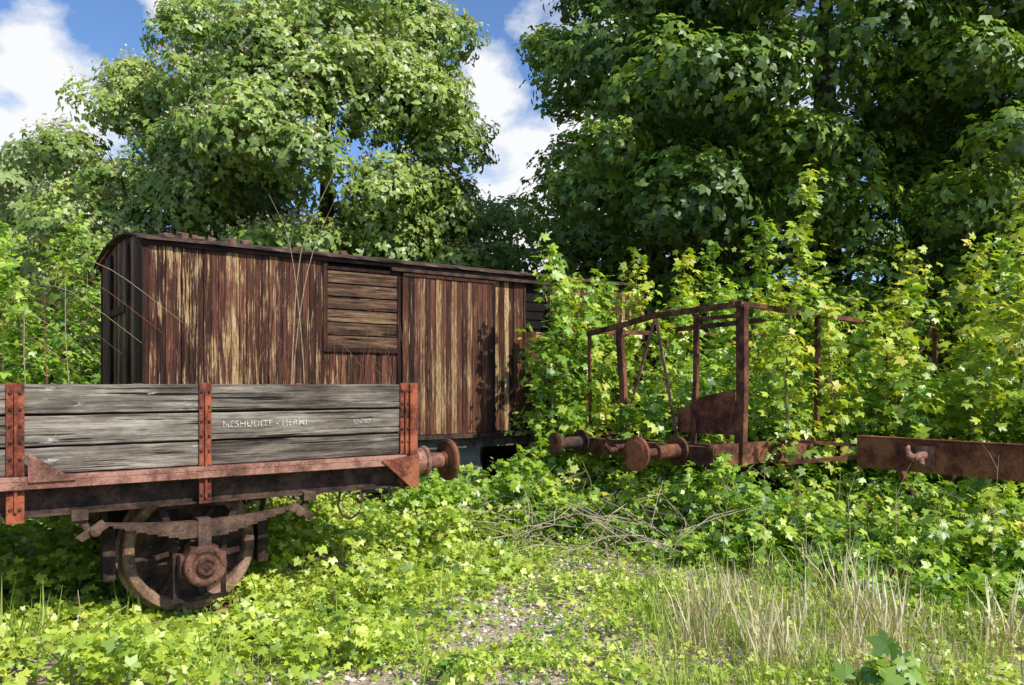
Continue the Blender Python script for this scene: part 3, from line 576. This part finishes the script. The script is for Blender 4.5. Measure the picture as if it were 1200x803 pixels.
for ax in (0.0,-3.3):
    wheelset(LW,ax,WW,M_rustwheel,.48,.42,M_rustdark)  # rim coloured as if lit, web coloured dark for the shaded recess
    for y,s in ((.0,-1),(WW,1)):
        g=lambda a,b:sorted((y-s*a,y-s*b))
        mb=MB(); a,b=g(.12,.14)
        for sx in (-1,1):
            mb.prism([(ax+sx*.30,.82),(ax+sx*.25,.82),(ax+sx*.15,.5),(ax+sx*.15,.10),(ax+sx*.185,.10),(ax+sx*.19,.48)],'y',a,b)
        mb.box(ax-.2,ax+.2,a-.016,a-.001,.08,.115); mb.box(ax-.27,ax+.27,a-.016,a-.001,.76,.82)
        mb.obj('horn_guide',M_rustdark,LW,.003)
        mb=MB(); a,b=g(.0,.09)
        for k in range(8):
            hl=.66-k*.07; top=[];bot=[]
            for i in range(13):
                t=-1+2*i/12; xx=ax+t*hl; zc=.665-.0145*k+.045*(t*hl/.66)**2; top.append((xx,zc+.0071)); bot.append((xx,zc-.0071))
            mb.prism(top+bot[::-1],'y',a+.0006*k,b-.0006*k)
        mb.box(ax-.045,ax+.045,a-.012,b+.012,.48,.69)
        mb.obj('leaf_spring',M_rustspring,LW)
        for sx in (-1,1):
            mb=MB()
            mb.tube([(ax+sx*.665,(a+b)/2,.71),(ax+sx*.73,(a+b)/2,.66),(ax+sx*.80,(a+b)/2+.02,.80)],[.024,.028,.026],8)
            mb.box(ax+sx*.79-.05,ax+sx*.79+.05,a,b,.75,.82); mb.prism([(ax+sx*.62,.69),(ax+sx*.78,.61),(ax+sx*.82,.645),(ax+sx*.66,.75)],'y',a-.012,a+.004)
            mb.lathe((ax+sx*.70,a-.012,.675),(0,-1,0),[(0,.04),(.02,.035),(.022,.012)],12)
            mb.obj('spring_hanger',M_rustspring,LW,.005)
        mb=MB(); a2,b2=g(-.04,.14); zc=.355
        P=[(ax-.125,zc+.06),(ax-.09,zc+.135),(ax+.09,zc+.135),(ax+.125,zc+.06),(ax+.125,zc-.06),(ax+.08,zc-.13),(ax-.08,zc-.13),(ax-.125,zc-.06)]
        mb.prism(P,'y',a2+.03,b2)
        if s<0:
            mb.lathe((ax,a2+.05,zc),(0,-1,0),[(0,.148),(.05,.148),(.068,.132),(.072,.105),(.056,.09),(.06,.07),(.09,.064),(.094,.046),(.08,.032),(.095,.018)],36)
            for q in range(6):
                an=q*math.pi/3; mb.lathe((ax+.12*math.cos(an),a2-.018,zc+.12*math.sin(an)),(0,-1,0),[(0,.012),(.012,.011),(.014,.004)],6)
        mb.box(ax-.16,ax-.126,a2+.07,b2,zc-.08,zc+.08); mb.box(ax+.126,ax+.16,a2+.07,b2,zc-.08,zc+.08)
        mb.obj('axlebox',M_rustbox,LW,.006)
for p in (((.5,.58),.54),((-.6,-.52),-.56)):
    mb=MB(); mb.box(p[0][0],p[0][1],.36,.48,.25,.62); mb.tube([(p[1],.42,.6),(p[1]*1.08,.42,.85)],[.02,.02],8); mb.obj('brake_shoe',M_rustdark,LW)
MB().tube([(1.08,.1,.8),(1.05,.08,.68),(1.08,.06,.60),(1.15,.05,.57),(1.22,.05,.61),(1.25,.06,.70),(1.26,.07,.8)],[.010]*7,8).obj('footstep',M_rustdark,LW)
mb=MB()
for k in range(2):
    z=.78-k*.05; x=1.47
    mb.tube([(x+(.024*math.cos(t) if k%2==1 else 0),.0+(.024*math.cos(t) if k%2==0 else 0),z+.032*math.sin(t)) for t in np.linspace(0,2*math.pi,11)],[.006]*11,5,False)
mb.obj('ring',M_rustdark,LW)
def lettermat():
    m,nt,N,L=newmat('worn_white_paint'); tc=N.new('ShaderNodeTexCoord')
    n=noise(N,L,tc.outputs['Object'],30,7,.8); f=maprange(N,L,n.outputs[0],.44,.56,.08,.7)
    p=N.new('ShaderNodeBsdfPrincipled'); p.inputs['Base Color'].default_value=(.76,.74,.68,1); p.inputs['Roughness'].default_value=.9
    t=N.new('ShaderNodeBsdfTransparent'); mx=N.new('ShaderNodeMixShader'); L.new(f,mx.inputs[0]); L.new(t.outputs[0],mx.inputs[1]); L.new(p.outputs[0],mx.inputs[2])
    o=N.new('ShaderNodeOutputMaterial'); L.new(mx.outputs[0],o.inputs[0]); return m
M_let=lettermat()
def text(body,x,z,size,sp=1.0):
    c=bpy.data.curves.new('lettering','FONT'); c.body=body; c.size=size; c.space_character=sp; c.offset=.0004
    o=bpy.data.objects.new('tmp',c); scene.collection.objects.link(o); bpy.context.view_layer.update()
    me=bpy.data.meshes.new_from_object(o.evaluated_get(bpy.context.evaluated_depsgraph_get())); bpy.data.objects.remove(o)
    me.materials.clear(); me.materials.append(M_let)
    q=bpy.data.objects.new('lettering',me); scene.collection.objects.link(q); q.parent=LW; q.location=(x,-.0145,z); q.rotation_euler=(math.pi/2,0,0); q['label']='worn white lettering '+body
text('NESHUDITE - HERMI',.12,1.34,.066,1.08); text('KN007',1.14,1.34,.05,1.05)

# ------------------------------------------------------------- skeleton wagon
SW=root('wagon_skeleton','rusted bare wagon frame with upright posts and top rails','railway wagon',(2.33,8.2,0),ANG)
Lx=6.2; SWW=2.3
Lprof=[(-.03,.03,-.03,-.023),(-.03,-.023,-.022,.03)]
MB().beam((-.45,-.06,.93),(-.45,SWW+.06,.93),[(-.01,.01,-.09,.09),(.011,.09,-.09,-.075),(.011,.09,.075,.09)]).obj('headstock',M_rustbrown,SW,.002)
MB().beam((-.44,.0,.93),(Lx,.0,.93),[(-.01,.01,-.11,.11),(-.08,-.011,-.11,-.095),(-.08,-.011,.095,.11)]).obj('sole_bar',M_rustbrown,SW,.002)
MB().beam((-.44,SWW,.93),(Lx,SWW,.93),[(-.01,.01,-.11,.11),(.011,.08,-.11,-.095),(.011,.08,.095,.11)]).obj('sole_bar',M_rustbrown,SW,.002)
for yy in (.85,1.45): MB().beam((-.42,yy,.93),(Lx,yy,.93),[(-.03,.03,-.07,.07)]).obj('cross_member',M_rustbrown,SW,.003)
for x in (0.05,1.5,3,4.5): MB().beam((x,.02,.95),(x,SWW-.02,.95),[(-.03,.03,-.06,.06)]).obj('cross_member',M_rustbrown,SW,.003)
def post(y,z0,z1,w=.06,x=0,lean=0,dx=0,bend=0):
    mb=MB(); zm=(z0+z1)/2
    R_=[(-w,w,-.006,.006),(-w,-w+.012,.0065,w*1.2),(w-.012,w,.0065,w*1.2)]
    mb.beam((x,y,z0),(x+dx+bend,y+lean*.5,zm),R_,(1,0,0)); mb.beam((x+dx+bend,y+lean*.5,zm-.01),(x+dx,y+lean,z1),R_,(1,0,0)); mb.obj('post',M_rustbrown,SW,.002)
post(0,.8,2.47,.055,0,-.01,.02,.01); post(.62,1.0,2.42,.03,0,-.05,0,.02); post(1.71,1.0,2.36,.045,0,.09,0,.03); post(2.3,1.0,2.31,.02,0,.03)
for x in (1.35,2.7,4.0):
    post(0,1.0,2.44,.028,x,0,.12 if x==2.7 else .02); post(2.3,1.0,2.4,.03,x)
mb=MB(); mb.beam((0,-.06,2.475),(0,1.2,2.44),Lprof); mb.beam((0,1.2,2.44),(0.02,1.7,2.37),Lprof); mb.beam((0.02,1.7,2.37),(0.02,2.36,2.29),Lprof); mb.obj('top_rail',M_rustbrown,SW)
MB().beam((.02,.0,2.36),(.02,.6,2.36),[(-.02,.02,-.02,.02)]).obj('top_rail',M_rustbrown,SW)
mb=MB(); mb.beam((-.05,0,2.49),(2.7,0.03,2.40),Lprof); mb.beam((2.7,.03,2.40),(4.1,0,2.47),Lprof); mb.obj('top_rail',M_rustbrown,SW)
MB().beam((0,2.3,2.32),(4.0,2.3,2.40),Lprof).obj('top_rail',M_rustbrown,SW); MB().beam((1.35,0,2.44),(1.35,2.3,2.38),Lprof).obj('top_rail',M_rustbrown,SW)
for p in (((-.02,1.16,2.40),(-.03,1.70,1.0)),((-.02,1.14,2.40),(-.03,.80,1.0)),((2.75,0,1.1),(3.95,0,2.4))): MB().beam(p[0],p[1],[(-.018,.018,-.006,.006)],(1,0,0)).obj('diagonal_brace',M_rustpink,SW)
MB().prism([(.06,1.12),(.85,1.12),(.85,1.36),(.5,1.52),(.06,1.6)],'x',.02,.032).obj('end_plate',M_rusthead,SW,.002,'bent rusty end plate')
buffer_(SW,-.46,.40,.96,-1,M_rustbrown,.62,.175,M_rusthead,.75); buffer_(SW,-.46,1.93,.96,-1,M_rustdark,.42,.13,M_rustbrown,.7)
mb=MB(); mb.lathe((-.46,1.16,.96),(-1,0,0),[(0,.09),(.02,.09),(.021,.03),(.18,.03)],16)
mb.tube([(-.62,1.16,.93),(-.72,1.16,.93),(-.78,1.16,.98),(-.76,1.16,1.06),(-.70,1.16,1.07)],[.03,.03,.028,.022,.012],10); mb.obj('coupling_hook',M_rustbrown,SW)
wheelset(SW,.9,SWW,M_rustdark); wheelset(SW,4.6,SWW,M_rustdark)

# ------------------------------------------------------------- right frame wagon
FW=root('wagon_underframe','bare rusty wagon underframe with coupling hook among bushes','railway wagon',(4.95,6.25,0),ANG)
mb=MB(); mb.box(0,.012,0,2.4,.80,1.11); mb.box(.013,.09,0,2.4,.80,.815); mb.box(-.012,.09,-.005,2.405,1.111,1.124); mb.obj('headstock',M_rusthead,FW,.002)
MB().beam((.1,.1,.95),(6.5,.1,.95),[(-.01,.01,-.13,.13),(-.08,-.011,.115,.13)]).obj('sole_bar',M_rusthead,FW)
MB().beam((.1,2.3,.95),(6.5,2.3,.95),[(-.01,.01,-.13,.13),(.011,.08,.115,.13)]).obj('sole_bar',M_rusthead,FW); MB().beam((.1,1.2,.95),(6.5,1.2,.95),[(-.06,.06,-.1,.1)]).obj('centre_beam',M_rusthead,FW)
mb=MB(); yh=1.69
mb.box(-.02,-.002,yh-.09,yh+.09,.86,1.06)
mb.tube([(-.02,yh,.97),(-.10,yh,.97),(-.15,yh+.03,.95),(-.17,yh+.07,.97),(-.16,yh+.10,1.03),(-.13,yh+.1,1.06)],[.04,.04,.04,.034,.026,.014],10)
mb.tube([(-.1,yh,.96),(-.11,yh-.01,.9),(-.11,yh+.02,.86)],[.03,.03,.02],8)
mb.obj('coupling_hook',M_rustpink,FW)
mb=MB()
for yy in list(np.linspace(.08,2.3,13)):
    for zz in (.85,1.06): mb.lathe((-.0,yy,zz),(-1,0,0),[(0,.014),(.008,.011),(.01,.003)],8)
mb.obj('rivet',M_rusthead,FW)['kind']='stuff'
for p in (((.03,2.42,1.02),(-.45,3.1,1.06),[(-.02,.02,-.015,.015)]),((.03,2.42,.9),(-.4,2.95,.82),[(-.03,.03,-.02,.02)]),((.1,2.0,.82),(.25,1.95,.5),[(-.03,.03,-.02,.02)])): MB().beam(*p).obj('bracket',M_rustbrown,FW)
wheelset(FW,1.4,2.4,M_rustdark)

def rails(o,w,x0,x1,lab):
    for yy in (w/2-.75,w/2+.75):
        mb=MB(); mb.box(x0,x1,yy-.03,yy+.03,-.10,-.062); mb.box(x0,x1,yy-.008,yy+.008,-.2,-.1)
        r=mb.obj('rail',M_rustbrown); r.location=(o[0],o[1],0); r.rotation_euler=(0,0,ANG); r['label']=lab; r['category']='rail'; r['group']='sunken rails'
rails((-2.2,5.7),WW,-7,2.6,'rusty rail overgrown below the grey wagon'); rails((-1.35,10.5),W,-8,9,'rusty rail overgrown below the boxcar')

# ------------------------------------------------------------- light, sky
S=Vector((.71,-.70,0)).normalized(); el=math.radians(45); S=Vector((S.x*math.cos(el),S.y*math.cos(el),math.sin(el)))
sd=bpy.data.lights.new('sun','SUN'); sd.energy=5.0; sd.angle=math.radians(.5); sd.color=(1,.95,.86)
so=bpy.data.objects.new('sun',sd); scene.collection.objects.link(so); so.rotation_euler=S.to_track_quat('Z','Y').to_euler(); so.location=(10,-10,20)
w=bpy.data.worlds.new('World'); scene.world=w; w.use_nodes=True; nt=w.node_tree; N=nt.nodes; L=nt.links
bg=N['Background']; sk=N.new('ShaderNodeTexSky'); sk.sky_type='NISHITA'; sk.sun_disc=False; sk.sun_elevation=el; sk.sun_rotation=math.atan2(S.x,S.y); sk.altitude=200
tc=N.new('ShaderNodeTexCoord'); v=tc.outputs['Generated']
mask=None
for (u_,v_,rad) in ((45,85,.10),(210,0,.06),(575,105,.085),(20,200,.2),(800,100,.3),(620,260,.2)):
    d=Vector(((u_-600)/933,1,(450-v_)/933)).normalized()
    vm=N.new('ShaderNodeVectorMath'); vm.operation='DISTANCE'; L.new(v,vm.inputs[0]); vm.inputs[1].default_value=d
    q=maprange(N,L,vm.outputs['Value'],0,rad,1,0)
    mask=q if mask is None else math_(N,L,'MAXIMUM',mask,q)
nz=noise(N,L,v,9,9,.6,(1,1,1.6))
f=math_(N,L,'ADD',math_(N,L,'MULTIPLY',mask,.8),math_(N,L,'MULTIPLY',nz.outputs[0],1.0))
cl=maprange(N,L,f,.76,.98)
sat=mixc(N,L,1.0,sk.outputs[0],(.75,.95,1.2),'MULTIPLY')
col=mixc(N,L,cl,sat,(6.4,6.5,6.6)); L.new(col,bg.inputs[0]); bg.inputs[1].default_value=.15

cd=bpy.data.cameras.new('camera'); cd.lens=28; cd.sensor_width=36; cd.shift_y=49/1200; cd.clip_end=2000; cd.clip_start=.05
co=bpy.data.objects.new('camera',cd); scene.collection.objects.link(co); co.location=(0,0,1.65); co.rotation_euler=(math.pi/2,0,0); scene.camera=co
